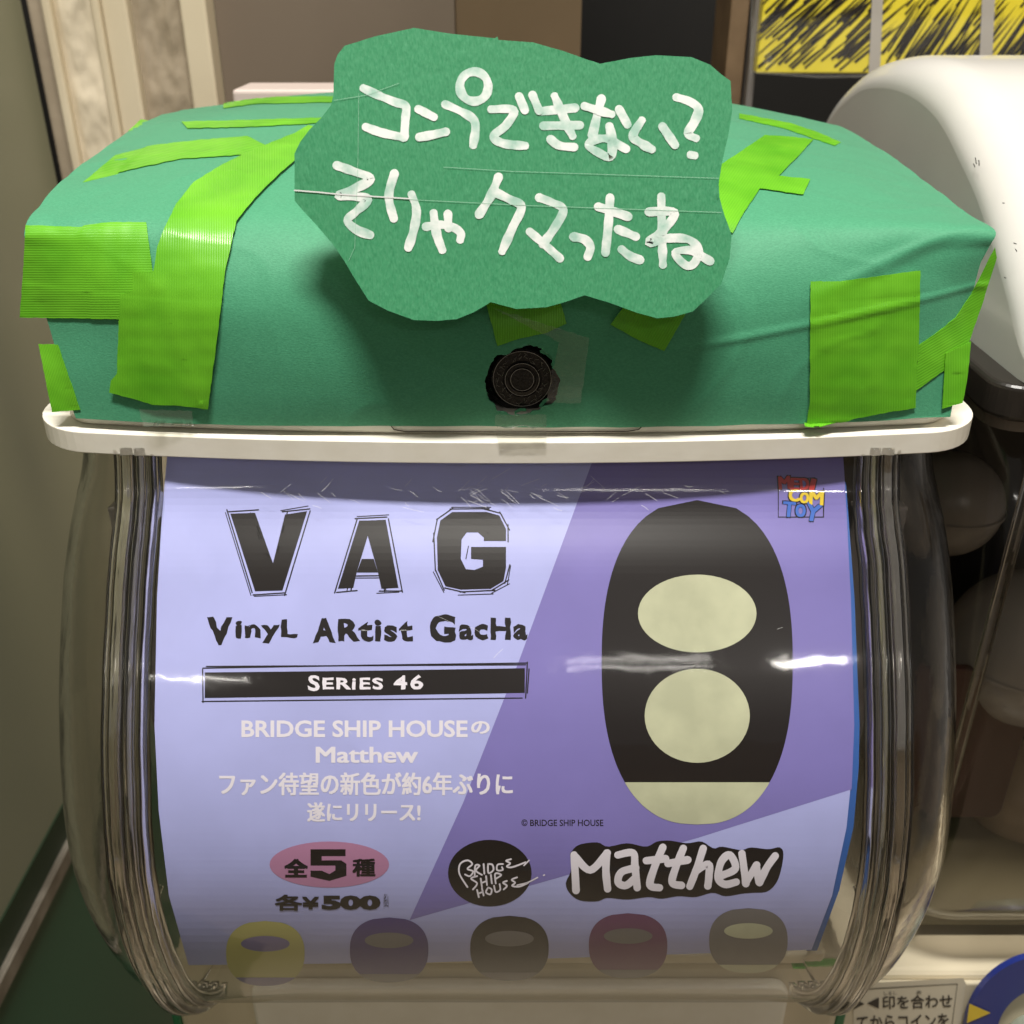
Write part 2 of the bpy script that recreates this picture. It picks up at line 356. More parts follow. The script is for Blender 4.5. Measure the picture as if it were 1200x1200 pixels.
def on_poster(off):
    def fn(px,py):
        v=(600-py)/1200
        # first crossing from the top
        k=0
        for k in range(NP):
            if EL[k]>=v>=EL[k+1]: break
        f=(EL[k]-v)/(EL[k]-EL[k+1]) if EL[k]!=EL[k+1] else 0
        f=min(max(f,0),1)
        y,z=pat((k+f)/NP)
        d=Vector((0,y-CAM.y,z-CAM.z)).dot(FWD)
        n=pnorm(k)
        return Vector((CAM.x+(px-600)/1200*d, y+n[0]*off, z+n[1]*off))
    return fn
# ---- poster
post = thing('printed_poster', 'lavender and purple printed toy poster behind the curved clear front of the case', 'poster', (0,.0,-.25))
def pp(name, bm, m, off, label=None, sy=8, parent=None, sx=0):
    cut(bm, sx, sy); return obj(name, lay(bm, on_poster(off)), m, parent or post, label=label)
XL=[(180,534),(193,534),(183,700),(181,850),(188,950),(199,1050),(221,1132)]
sheet=[(196,532),(190,600),(184,700),(181,850),(186,950),(198,1050),(221,1131),(500,1128),(800,1118),(951,1113),(975,1050),(992,970),(999,900),(1001,850),(997,700),(992,600),(988,532)]
pp('poster_sheet', flat_bm([sheet]), 'p_lav', 0, sx=60)
pp('blue_backing_sheet', flat_bm([[(984,565),(992,565),(1002,700),(1008,850),(1007,900),(1001,970),(984,1045),(958,1116),(945,1116),(970,1050),(985,970),(992,900),(992,850),(988,700)]]), 'p_blue', -.0006)
pp('purple_panel', flat_bm([[(697,533),(988,533),(992,600),(997,700),(1001,850),(998.5,914),(998,925),(817,982),(480,1078),(543,940),(608,775)]]), 'p_purple', .00003, sx=60)
I=.00007
def rough_letters(word, bbox, jit=2.2, bold=.03, name='lettering', m='ink', off=I, **k):
    return pp(name, text_bm(word, bbox, bold=bold, jit=jit, step=5, **k), m, off)
# big VAG drawn as polygons, with broken outline strokes round them
V=[(272,603),(299,601),(324,649),(344,603),(357,600),(330,692),(300,692)]
V=[(270,602),(299,601),(317,652),(320,660),(334,603),(360,599),(331,692),(299,693)]
Aout=[(396,690),(421,610),(452,609),(467,689),(447,690),(443,671),(418,671),(414,689)]
Ahole=[(424,655),(431,628),(438,655)]
Gp=[(593,634),(593,620),(585,604),(570,600),(530,600),(516,610),(512,630),(513,668),(522,687),(540,691),(575,690),(590,681),(593,665),(593,641),(552,641),(552,655),(566,656),(566,664),(556,668),(546,667),(540,655),(541,632),(547,624),(560,624),(567,630),(567,634)]
def letter(polys): return flat_bm(polys)
pp('main_title_letter', letter([V]), 'ink', I)
# A as two legs, cap and crossbar so the counter stays open
pp('main_title_letter', flat_bm([[(396,690),(421,610),(431,610),(431,628),(418,671),(414,689)],[(431,610),(452,609),(467,689),(447,690),(443,671),(431,628)],[(418,671),(424,655),(438,655),(443,671)]]), 'ink', I)
pp('main_title_letter', letter([Gp]), 'ink', I)
bm=bmesh.new()
def sk(pts,w=1.3): stroke_poly(bm, pts, w, smooth=False)
for poly,(cx,cy) in ((V,(317,646)),(Aout,(431,650)),(Gp[:13],(553,646))):
    n=len(poly)
    for rep,(g,w) in enumerate(((3.0,1.5),(5.6,1.1))):
        for i in range(n if poly is not Gp[:13] else n-1):
            a=Vector(poly[i]); b=Vector(poly[(i+1)%n])
            if (b-a).length<8 or (poly[0]==Gp[0] and i==n-1): continue
            d=(b-a).normalized(); nn=Vector((d.y,-d.x))
            mid=(a+b)/2
            if nn.dot(mid-Vector((cx,cy)))<0: nn=-nn
            s=random.uniform(-3,3)
            if rep and random.random()<.35: continue
            sk([tuple(a+nn*(g+random.uniform(-1,1))-d*(3+s)), tuple(b+nn*(g+random.uniform(-1.2,1.2))+d*(3-s))], w)
sk([(548,622),(556,617),(568,622),(580,630)],1.1); sk([(549,640),(546,655)],1.1); sk([(421,668),(440,668)],1)
pp('title_outline_sketch', bm, 'ink', I)
rough_letters('V',(242,723,273,756),1.7,.045); rough_letters('inyL',(276,726,349,754),1.6,.04,spacing=1.12)
rough_letters('A',(367,724,393,753),1.7,.045); rough_letters('Rtist',(396,725,484,752),1.6,.04,spacing=1.14)
rough_letters('G',(503,720,534,753),1.7,.045); rough_letters('acHa',(538,724,618,750),1.6,.04,spacing=1.12)
bm=flat_bm([[(240,788),(430,786),(615,783),(615,812),(430,815),(240,818)]])
for q in ([(238,783),(430,779.5),(617,777)],[(242,781),(616,779)],[(237,822),(612,818)],[(237.5,784),(238,823)],[(618,776),(616,818)],[(620,784),(618,812)]): stroke_poly(bm,q,1.5,smooth=False)
pp('series_bar', bm, 'ink', I)
I2=.00012
rough_letters('S',(361,791,375,810),.9,.03,m='ink_white',off=I2); rough_letters('ERiES',(378,794,449,808),.9,.03,m='ink_white',off=I2,spacing=1.15)
rough_letters('46',(461,791,496,808),.9,.03,m='ink_white',off=I2,spacing=1.2)
def tx(s,bb,m='ink_white',bold=.02,off=I,name='text_line',w=0,**k):
    if not w: return pp(name, text_bm(s,bb,bold=bold,**k), m, off)
    bm=bmesh.new()
    for i,(dx,dy) in enumerate(((-w,-w*.6),(w,-w*.6),(-w,w*.6),(w,w*.6),(0,0))):
        b=text_bm(s,(bb[0]+w+dx,bb[1]+w*.6+dy,bb[2]-w+dx,bb[3]-w*.6+dy),bold=0,**k); cut(b,0,8); lay(b,on_poster(off+.00001*i))
        me=bpy.data.meshes.new('x'); b.to_mesh(me); b.free(); bm.from_mesh(me); bpy.data.meshes.remove(me)
    return obj(name, bm, m, post)
tx('BRIDGE SHIP HOUSE',(283,844,548,864),bold=.025); tx('の',(552,845,574,860),w=.7)
tx('Matthew',(370,875,490,894),w=.8)
tx('ファン待望の新色が約6年ぶりに',(257,905,601,932),w=.75)
tx('遂にリリース!',(360,940,493,963),w=.75)
pp('pink_oval', flat_bm([ellipse(386,1013,70,27)]), 'ink_pink', I)
tx('全',(333,1006,361,1028),'ink',off=I2,w=1.4); 
pp('text_line', flat_bm([[(364,995),(405,995),(405,1003),(377,1003),(377,1008),(400,1008),(406,1012),(406,1026),(386,1032),(364,1027),(364,1020),(377,1020),(386,1024),(393,1020),(393,1014),(364,1014)]]), 'ink', I2)
tx('種',(413,1006,440,1027),'ink',off=I2,w=.9)
tx('各¥',(322,1048,374,1067),'ink',off=I2,w=.9)
tx('500',(377,1049,446,1066),'ink',.06,I2)
tx('(税込)',(449.5,1047,455.5,1065),'ink',0,I2)
pp('round_emblem', flat_bm([ellipse(574,1023,49,39)]), 'ink', I)
bm=bmesh.new()
def zz(pts): return [(280+x/3.529,940+y/3.529) for x,y in pts]
for q in ([(945,350),(912,295),(915,255),(945,240),(965,255),(945,275),(968,285),(955,305),(935,298)],[(975,305),(978,262),(995,262),(980,282),(1005,300)],[(1012,255),(1015,295)],
          [(1030,255),(1032,292),(1052,280),(1048,258),(1030,255)],[(1092,255),(1070,258),(1068,280),(1090,280),(1088,268)],[(1125,235),(1105,242),(1122,252),(1108,265),(1130,268),(1185,248)],
          [(985,305),(960,315),(985,335),(968,360)],[(1000,315),(1005,350)],[(1022,305),(1026,342)],[(1002,334),(1024,325)],[(1042,300),(1046,335)],[(1062,335),(1060,295),(1085,300),(1064,315)],
          [(985,362),(992,392)],[(1005,355),(1012,385)],[(988,378),(1008,370)],[(1030,352),(1022,372),(1040,380),(1045,360),(1030,352)],[(1055,345),(1062,370),(1080,362),(1078,338)],
          [(1108,325),(1092,332),(1108,345),(1095,360)],[(1150,310),(1128,320),(1142,332),(1130,345),(1160,348),(1195,333)]):
    stroke_poly(bm, zz(q), 2.0)
pp('emblem_lettering', bm, 'ink_white', I2)
stroke_ext=bmesh.new(); stroke_poly(stroke_ext,[(614,1014),(620,1008)],1.6); stroke_poly(stroke_ext,[(606,1037),(618,1034),(630,1028)],1.6); stroke_poly(stroke_ext,[(637,1025.5),(638,1025)],1.8)
pp('emblem_lettering', stroke_ext, 'ink_white', I2)
tx('© BRIDGE SHIP HOUSE',(611,960,707,968),'ink',.012,I)
# outlined name lettering
blob=[(668,1000),(678,990),(700,987),(712,992),(735,988),(757,992),(770,986),(785,985),(805,988),(822,986),(836,994),(846,992),(868,996),(880,993),(900,995),(914,993),(918,1003),(912,1030),(900,1044),(882,1046),(870,1047),(850,1050),(835,1046),(815,1051),(795,1050),(775,1053),(760,1051),(735,1054),(712,1052),(700,1056),(680,1055),(668,1047),(663,1035),(669,1020)]
pp('name_outline', flat_bm([[interp(blob+[blob[0]],k/120) for k in range(120)]]), 'ink', I)
def zq(pts): return [(600+x/3,900+y/3) for x,y in pts]
for lt in ([[(225,430),(222,370),(218,305)],[(222,310),(275,358),(335,298)],[(333,298),(330,360),(336,424)]],
           [[(372,305),(425,298),(432,345),(440,420)],[(435,350),(385,365),(373,400),(400,412),(434,385)]],
           [[(530,278),(500,350),(485,410),(518,420)],[(472,325),(540,318)]],
           [[(602,282),(575,350),(563,402),(596,412)],[(548,335),(618,322)]],
           [[(672,282),(650,350),(625,415)],[(645,362),(690,338),(692,380),(688,414)]],
           [[(735,378),(785,352),(765,305),(735,330),(725,385),(748,408),(788,400)]],
           [[(808,300),(815,350),(822,406)],[(822,400),(845,365),(860,340)],[(858,345),(868,400)],[(870,402),(895,350),(925,308)]]):
    bm=bmesh.new()
    for k,st in enumerate(lt):
        b=bmesh.new(); stroke_poly(b,zq(st),8.8); cut(b,0,6); lay(b,on_poster(I2+.00001*k)); me=bpy.data.meshes.new('x'); b.to_mesh(me); b.free(); bm.from_mesh(me); bpy.data.meshes.remove(me)
    obj('name_letter', bm, 'ink_white', post)
# maker emblem, top right
bm=bmesh.new()
for q in ([(912,566),(912,606),(964,606)],[(914,562),(955,560)],[(965,572),(965,606)]): stroke_poly(bm,q,1.3,smooth=False)
pp('maker_emblem_frame', bm, 'ink', I2)
for wd,chars in (('ink_red',(('M',912,558,926,573,-4),('E',926,560,937,574,3),('D',937,560,948,574,-5),('I',949,561,955,575,14))),
                 ('ink_yellow',(('C',924,573,937,588,-6),('O',937,577,948,590,4),('M',948,575,965,592,3))),
                 ('ink_blue',(('T',917,588,932,606,5),('O',932,591,944,606,0),('Y',943,590,962,611,12)))):
    for ch,a,b,c,d,ro in chars:
        tx(ch,(a-1.3,b-1.1,c+1.3,d+1.1),'ink',off=.00016,w=1.5,rot=ro,name='maker_emblem_outline')
        tx(ch,(a,b,c,d),wd,off=.00024,w=.9,rot=ro,name='maker_emblem_letter')
# plain printed capsules in place of the toy picture
def half(cx,cy,rx,ry,y0,y1,n=40,p=2.4):
    L_=[];R_=[]
    for k in range(n+1):
        y=y0+(y1-y0)*k/n; s=min(abs((y-cy)/ry),1); x=rx*(1-s**p)**(1/p); L_.append((cx-x,y+6*(x/rx)**2*0)); R_.append((cx+x,y))
    out=[]
    for q in R_+L_[::-1]:
        if not out or (abs(out[-1][0]-q[0])+abs(out[-1][1]-q[1]))>.05: out.append(q)
    if abs(out[0][0]-out[-1][0])+abs(out[0][1]-out[-1][1])<.05: out.pop()
    return out
def capsule_print(cx,cy,rx,ry,shell,band):
    e=pp('capsule_picture', flat_bm([half(cx,cy,rx,ry,cy-ry,cy+ry)]), shell, I)
    pp('pale_label', flat_bm([ellipse(cx,cy-ry*.30,rx*.62,ry*.24)]), band, I2, parent=e)
    if ry>60:
        pp('pale_label', flat_bm([ellipse(cx,cy+ry*.33,rx*.55,ry*.29)]), band, I2, parent=e)
    pp('pale_base', flat_bm([half(cx,cy,rx,ry,cy+ry*.74,cy+ry)]), band, I2, parent=e)
capsule_print(817,776,112,190,'ink','ink_cream')
for cx,cy,sh,ba in ((311,1117,'e_yellow','e_violet'),(456,1113,'e_indigo','e_grey'),(597,1111,'ink','e_grey'),(736,1108,'e_maroon','e_grey'),(877,1102,'e_grey','ink_cream')):
    capsule_print(cx,cy,46,38,sh,ba)

# ---- clear front panel
T1=1.0
def shell_front(off):
    def f(u,v):
        y,z=pat(v*T1,off); x=-.1255+.251*u
        return (x,y+noise.noise(Vector((x*14,z*14,0)))*.0004,z)
    return f
cf=obj('clear_front_panel', grid(shell_front(.0045), 60, 120), 'clear', mach, smooth=True)
# fine scratches on the clear front
bm=bmesh.new()
fp=on_poster(.0049)
for k in range(70):
    x=random.gauss(560,120) if k<64 else random.gauss(640,200); y=random.gauss(578,8) if k<64 else random.gauss(720,90)
    if x<200 or x>985: continue
    a=R(random.uniform(15,50)*random.choice((1,1,-1))) ; l=random.uniform(6,26); 
    p=[(x+l*t*cos(a),y+l*t*sin(a)+t*t*random.uniform(-2,2)) for t in (0,.5,1)]
    stroke_poly(bm,p,random.uniform(.12,.3),smooth=False)
lay(bm,fp); obj('scratch_marks', bm, 'scratch_and_glare', mach, kind='stuff')
# ---- side domes: section swept along the profile
def xw(v): # half width along the profile
    return .1575-.034*max(0,(v-.52)/.48)**1.6-.006*max(0,(.28-v)/.28)
def dome(side, off=0.0):
    pts=[]
    for k in range(5): pts.append((.128+.002*k,0))
    def sec(u,v):
        hw=xw(v)-off; x0=.1285; r=hw-x0
        if u<.6:
            a=u/.6*pi/2; return x0+r*sin(a)**.9, .052*(1-cos(a))
        q=(u-.6)/.4; return hw+.001*q, .052+(.15)*q
    def f(u,v):
        x,d=sec(u,v); y,z=pat(v,.002-off)
        # lower edge curves back and up so the dome closes
        yy=y+d
        return (side*x, min(yy,.21), z+ .0*u)
    return grid(f,40,90)
for s in (-1,1): obj('clear_side_dome', dome(s), 'glass_dome', mach, smooth=True, solid=.0026)
# ribs: thick clear flanges where front panel and domes meet
def rib(x0,x1,o0,o1,name='clear_flange',m='glass'):
    n=110; bm=bmesh.new(); rows=[]
    for k in range(n+1):
        t=.02+.85*k/n; row=[]
        for (x,o) in ((x0,o0),(x0,o1-.0008),(x0+(x1-x0)*.25,o1),(x1-(x1-x0)*.25,o1),(x1,o1-.0008),(x1,o0)):
            y,z=pat(t,o); row.append(bm.verts.new((x+.0003*noise.noise(Vector((k*.2,x*50,0))),y,z)))
        rows.append(row)
    for k in range(n):
        for i in range(6): bm.faces.new((rows[k][i],rows[k+1][i],rows[k+1][(i+1)%6],rows[k][(i+1)%6]))
    bm.faces.new(rows[0]); bm.faces.new(rows[-1][::-1]); bmesh.ops.recalc_face_normals(bm,faces=bm.faces)
    return obj(name,bm,m,mach,smooth=True)
for s in (-1,1):
    rib(s*.1163,s*.1185,.0005,.0062); rib(s*.1198,s*.1228,.000,.0088); rib(s*.1240,s*.1272,.000,.0092); rib(s*.1292,s*.1310,.000,.0052)
    # small horizontal step in the dome
    def bandf(u,v,s=s):
        t=.735+.012*v; a=u*pi/2*1.0; hw=xw(t)-.0015; r=hw-.1305
        y,z=pat(t,.0018); return (s*(.1305+r*sin(a)), y+.05*(1-cos(a)), z)
    obj('dome_step', grid(bandf,24,4), 'glass', mach, smooth=True, solid=.0022)
    obj('latch_tab', box(*sorted((s*.131,s*.141)), *(pat(.69,-.0015)[0]+.004,pat(.69,-.0015)[0]+.008), pat(.71,0)[1]-.003, pat(.66,0)[1]), 'glass', mach, bevel=.001)
# inner structure seen through the clear sides
obj('inner_liner', box(-.112,.112,.035,.10,-.235,-.012), 'dark', mach, bevel=.003)
obj('back_panel', box(-.156,.156,.195,.215,-.25,-.006), mat('taupe_plastic',(.20,.17,.14),.4), mach)
obj('inner_tray', box(-.14,.14,.0,.19,-.250,-.243), 'cream2', mach, bevel=.002)
for s in (-1,1):
    obj('inner_guide', box(*sorted((s*.1205,s*.1395)),.012,.018,-.225,-.03), mat('grey_guide',(.16,.14,.125),.35), mach, bevel=.001)

# ---- rim under the lid
def bowed(poly, k=.5):
    return [(x, y+(k*x*x if y<.06 else 0)) for x,y in poly]
def dense(poly, st=.01):
    out=[]
    for i,p in enumerate(poly):
        q=poly[(i+1)%len(poly)]; d=math.dist(p,q); n=max(1,int(d/st))
        for j in range(n): out.append((p[0]+(q[0]-p[0])*j/n,p[1]+(q[1]-p[1])*j/n))
    return out
obj('lid_rim', prism(bowed(dense(rrect(-.1612,.1612,-.001,.235,.021)),.42),'z',-.0068,.0008), 'cream', mach, bevel=.0028, smooth=False)
obj('lid_base', prism(bowed(dense(rrect(-.1505,.1505,.0050,.23,.012)),.42),'z',.001,.0085), 'cream', mach, bevel=.001)
for pts in ([(457,497),(462,503),(475,505.5),(600,505.8),(735,505),(748,503),(756,496)],):
    bm=bmesh.new(); stroke_poly(bm,pts,1.3,smooth=False); cut(bm,12,0)
    obj('moulded_seam', lay(bm, lambda x,y: (lambda p:Vector((p.x,p.y-.0003,p.z)))(on_y(x,y,.0048+.42*((x-600)/1200*.33)**2))), 'line', mach)
obj('lid_inner', prism(rrect(-.132,.132,.016,.225,.012),'z',.009,.050), 'dark', mach)

# ---- paper wrap
CP=[(.0035,.0045),(.0022,.016),(.0022,.030),(.0045,.043),(.0105,.0545),(.0200,.0635),(.0330,.0695),(.060,.0760),(.095,.0800),(.14,.0835),(.19,.0842),(.235,.0822),(.252,.073),(.256,.05),(.256,.006)]
EP=[(.0105,.0045),(.0130,.018),(.0165,.033),(.0180,.047),(.0190,.058),(.0205,.0650),(.0330,.0672),(.060,.0705),(.095,.0730),(.14,.0750),(.19,.0745),(.225,.0710),(.238,.064),(.242,.05),(.242,.006)]
NPT=len(CP)-1
LK=on_y(612,447,.003)
def paper(u,v):
    x=2*u-1; w=abs(x)**3.2; w=w*.85+.15*x*x
    c=interp(CP,v); e=interp(EP,v); y=c[0]*(1-w)+e[0]*w; z=c[1]*(1-w)+e[1]*w
    k=v*NPT
    hw=(.1465 if x>0 else .1425)+(.0035 if x>0 else .0072)*min(1,k/(5 if x>0 else 3.0))
    if k>9: hw-=.012*min(1,(k-9)/3)**2
    # pulled-out ears at the front top corners
    ear=math.exp(-((k-5)/.8)**2)*max(0,(abs(x)-.86)/.14)**1.6
    X=x*hw + (1 if x>0 else -1)*ear*(.0025 if x>0 else .0005); z-=ear*.0022
    if k>5: z+= (-.0085*(1-.75*max(0,min(1,(k-6.5)/3))) if x>0 else .0045)*abs(x)**1.5*min(1,(k-5)/4)
    # creases and slack
    q=Vector((X*16,y*16,z*16)); d=noise.noise(q)*.0009+noise.noise(q*3.1)*.00040+(1-abs(noise.noise(q*1.7+Vector((3,1,8))))*2)**8*.00025
    near=max(0,(abs(x)-.72)/.28)
    d+=near*abs(noise.noise(Vector((X*60,y*60,z*60))))*.0016*math.exp(-((k-5)/2.2)**2)
    # long diagonal fold lower right
    if x>.3:
        l=z-(.030+(X-.05)*.17); d+=.0005*math.exp(-(l/.0012)**2)*min(1,(x-.3)*6)*(1 if k<5 else 0)
        l2=z-(.0500+(X-.105)*.40); d+=.0011*math.exp(-(l2/.0022)**2)*max(0,min(1,(x-.62)*5))*max(0,min(1,(5.2-k)/1.0)); d-= .0010*max(0,min(1,(x-.62)*5))/(1+math.exp(max(-30,min(30,l2/.0022))))*max(0,min(1,(5.2-k)/1.0))
    ny,nz=(-1,0) if k<3 else ((-.7,.7) if k<6 else (0,1))
    return Vector((X,y+ny*d,z+nz*d))
NU,NV=250,220
vs,fs=grid(paper,NU,NV)
vs=[Vector(v) for v in vs]
rag=lambda a: .0116*(1+.16*noise.noise(Vector((cos(a)*1.1,sin(a)*1.1,4)))+.10*noise.noise(Vector((cos(a)*4,sin(a)*4,7)))+.05*noise.noise(Vector((cos(a)*11,sin(a)*11,2))))
for v in vs:
    if v.y<.03 and v.z<.05:
        dx,dz=v.x-LK.x,v.z-LK.z; rr=math.hypot(dx,dz); a=math.atan2(dz,dx); t=rag(a)
        if abs(rr-t)<.0009: v.x=LK.x+cos(a)*t; v.z=LK.z+sin(a)*t
keep=[]
for f in fs:
    c=sum((vs[i] for i in f),Vector())/4
    if c.y<.03 and c.z<.05:
        dx,dz=c.x-LK.x,c.z-LK.z
        if math.hypot(dx,dz)<rag(math.atan2(dz,dx))-.0001: continue
    keep.append(f)
# ragged bottom edge
for i in range(NU+1):
    vs[i].z+= .0006*noise.noise(Vector((vs[i].x*40,0,1)))
pw=obj('paper_wrap',(vs,keep),'paper',mach,smooth=True,solid=.0004)
BV=BVHTree.FromPolygons(vs,fs)
# side faces
for s in (0,1):
    def side(u,v,s=s):
        p=paper(s,v*.86); q=Vector(((1 if s else -1)*.1465, min(max(p.y,.016),.236), .006)); 
        b=p.lerp(q,u); sg=1 if s else -1
        b.x+= -sg*.004*sin(pi*u)+sg*noise.noise(Vector((p.y*30,u*3,s)))*.0008*sin(pi*u); return b
    obj('paper_side', grid(side,14,120), 'paper', pw, smooth=True)
# folded corner tuck seen at the right corner
cr=[(1171,268),(1160,300),(1147,372),(1138,440),(1130,474),(1124,476),(1130,420),(1138,360),(1147,310),(1157,290)]
# ---- lock
ly=.0105
def rings(name, prof2, m, par, n=64):
    def f(u,v):
        i=v*(len(prof2)-1); r,d=interp(prof2,v) if 0 else prof2[int(round(i))]; a=2*pi*u
        return (LK.x+r*cos(a), ly-d, LK.z+r*sin(a))
    return obj(name, grid(f,n,len(prof2)-1), m, par, smooth=False)
lock=rings('key_lock', [(.0128,.0),(.0127,.0012),(.0112,.0020),(.0104,.0022),(.0099,.0040),(.0095,.0044),(.0093,.0044),(.0091,.0052),(.0062,.0053),(.0060,.0046),(.0056,.0046),(.0054,.0056),(.0044,.0058),(.0042,.0052),(.0038,.0052),(.0036,.0058),(.0002,.0058)], 'blackmetal', mach)
bm=bmesh.new()
for r0,r1 in ((.00915,.00932),(.00535,.00550),(.0036,.00375)): ring(bm,0,0,r0,r1,64)
for v in bm.verts: v.co=Vector((LK.x+v.co.x, ly-.0061 if math.hypot(v.co.x,v.co.y)<.006 else ly-.0055, LK.z+v.co.y))
obj('pale_ring_line', bm, mat('pale_grey_metal',(.30,.28,.26),.3), lock)  # thin light grey rings along the lock's steps
bm=bmesh.new()
for k in range(26):
    a=2*pi*k/26; r=.0074
    if k%9==0: continue
    for j in range(3):
        a2=a+random.uniform(-.06,.06); r2=r+random.uniform(-.0011,.0011); p=Vector((r2*cos(a2),r2*sin(a2))); d=Vector((random.uniform(-1,1),random.uniform(-1,1))).normalized()*.0006
        stroke_poly(bm,[tuple(p-d),tuple(p+d)],.00013,smooth=False)
for v in bm.verts: v.co=Vector((LK.x+v.co.x, ly-.00562, LK.z+v.co.y))
obj('worn_engraving', bm, mat('worn_engraving',(.14,.135,.12),.4), lock)
bm=bmesh.new()
for ax,az,l,a in ((.006,.0098,.004,-.6),(.0095,.0055,.0035,-.2),(-.002,-.0105,.003,.2),(.006,-.0085,.003,.8)):
    stroke_poly(bm,[(ax,az),(ax+l*cos(a)*.5,az+l*sin(a)*.5+.0004),(ax+l*cos(a),az+l*sin(a))],.0010,smooth=False)
for v in bm.verts: v.co=Vector((LK.x+v.co.x, .0035, LK.z+v.co.y))
obj('torn_paper_shred', bm, 'paper', pw, solid=.0003)

# ---- tape pieces, laid on the paper
def on_lid(off):
    def fn(px,py):
        d=ray(px,py).normalized(); h=BV.ray_cast(CAM,d)
        if h[0] is not None:
            nn=h[1] if h[1].dot(d)<0 else -h[1]
            return h[0]+nn*off-d*off*.3 if abs(h[0].x)<.132 else h[0]-d*off*1.3
        cxp=594; lo,hi=0.0,1.0; hh=None
        for k in range(14):
            mid_=(lo+hi)/2; qx=px+(cxp-px)*mid_; h2=BV.ray_cast(CAM,ray(qx,py+(0 if py>270 else (300-py)*mid_)).normalized())
            if h2[0] is not None: hi=mid_; hh=h2
            else: lo=mid_
        if hh is None:
            q=BV.find_nearest(CAM+d*.5); return q[0]-d*off
        dep=(hh[0]-CAM).dot(FWD); return CAM+ray(px,py)*dep-d*off
    return fn
def rough_edge(poly, amp=.7, st=5, flags=None):
    out=[]
    for i,p in enumerate(poly):
        q=poly[(i+1)%len(poly)]; d=math.dist(p,q); n=max(1,int(d/st))
        for j in range(n):
            t=j/n; out.append((p[0]+(q[0]-p[0])*t+(random.uniform(-amp,amp) if j else 0),p[1]+(q[1]-p[1])*t+(random.uniform(-amp,amp) if j else 0)))
    return out
def tape(poly, ang, off, label=None, step=6, amp=.35):
    bm=flat_bm([rough_edge(poly,amp)]); cut(bm,step,step)
    bmesh.ops.remove_doubles(bm, verts=bm.verts, dist=.05)
    lay(bm,on_lid(off),uvrot=R(ang),uvs=.11)
    o=obj('tape_strip',bm,'tape',mach,label=label,smooth=True,solid=.00018); return o
tape([(165,140),(176,142),(158,152),(150,154)],0,.0005)
tape([(262,121),(300,115),(395,114),(395,121),(300,123),(262,128)],90,.0005)
tape([(213,144),(300,142),(385,139),(385,145),(300,150),(220,152)],90,.0005)
tape([(97,214),(135,182),(170,173),(230,166),(290,161),(312,172),(325,178),(300,182),(210,188),(150,201)],75,.0005)
tape([(30,264),(95,266),(130,262),(172,262),(180,318),(190,330),(180,374),(90,373),(23,372),(27,320)],90,.0006, 'wide horizontal strip over the left front corner')
tape([(45,403),(68,404),(80,440),(94,480),(61,483)],20,.0005)
tape([(362,150),(385,158),(375,168),(330,205),(300,235),(278,262),(265,320),(258,380),(245,478),(212,474),(180,473),(165,468),(130,459),(132,445),(139,437),(143,345),(157,342),(158,318),(181,321),(186,290),(194,270),(207,243),(228,217),(262,196),(300,178),(345,160)],0,.0011,'long strap running from the top down the left front')
tape([(949,330),(985,330),(1020,324),(1077,317),(1075,400),(1073,478),(1040,482),(1000,490),(943,505),(948,470),(948,400)],0,.0008,'wide vertical strip on the right front')
tape([(1070,408),(1095,392),(1120,372),(1138,345),(1166,290),(1168,302),(1150,360),(1135,402),(1105,435),(1070,460)],60,.0005)
tape([(1108,414),(1138,400),(1134,440),(1128,472),(1104,479)],0,.0009)
tape([(568,350),(655,350),(664,379),(640,390),(610,396),(583,405)],0,.0006,'short strip end under the sign left of centre')
tape([(738,350),(812,352),(778,411),(750,399),(715,380)],30,.0006,'short strip end under the sign right of centre')
tape([(840,198),(896,160),(925,162),(953,165),(930,190),(912,208),(949,212),(941,230),(890,223),(872,250),(858,275),(840,262)],35,.0006,'angled cross of strips right of the sign')
tape([(866,134),(925,145),(960,157),(985,168),(978,172),(920,152),(866,140)],90,.0004)
def ctape(poly,fn):
    bm=flat_bm([rough_edge(poly,.8)]); cut(bm,8,8); obj('clear_tape_piece', lay(bm,fn), 'clear_tape', mach, smooth=True)
ctape([(165,478),(227,480),(228,500),(168,500)], on_lid(.0012))
ctape([(581,484),(640,484),(640,503),(580,503)], on_lid(.0012))
ctape([(581,505),(641,505),(640,526),(585,527)], lambda x,y: on_y(x,y,-.0016))
ctape([(575,360),(690,395),(680,470),(640,470),(655,400)], on_lid(.0014))

# ---- green side trims and body below the case
base=obj('body_panel', box(-.152,.152,.004,.22,-.62,-.2535), 'cream2', mach, bevel=.004)
M['green_trim']=mat('dark_green_plastic',(.01,.16,.06),.35)
for s in (-1,1): obj('green_side_trim', box(*sorted((s*.1525,s*.157)),.0075,.013,-.62,-.262), 'green_trim', mach, bevel=.001)
obj('front_recess_frame', prism(dense(rrect(-.115,.125,-.33,-.262,.008)),'y',-.002,.0038), 'cream', mach, bevel=.002)
obj('green_sticker', prism([(.125,-.2525),(.150,-.2525),(.147,-.2515),(.128,-.2515)],'y',.0,.0035), mat('bright_green_sticker',(.08,.40,.04),.4), mach)

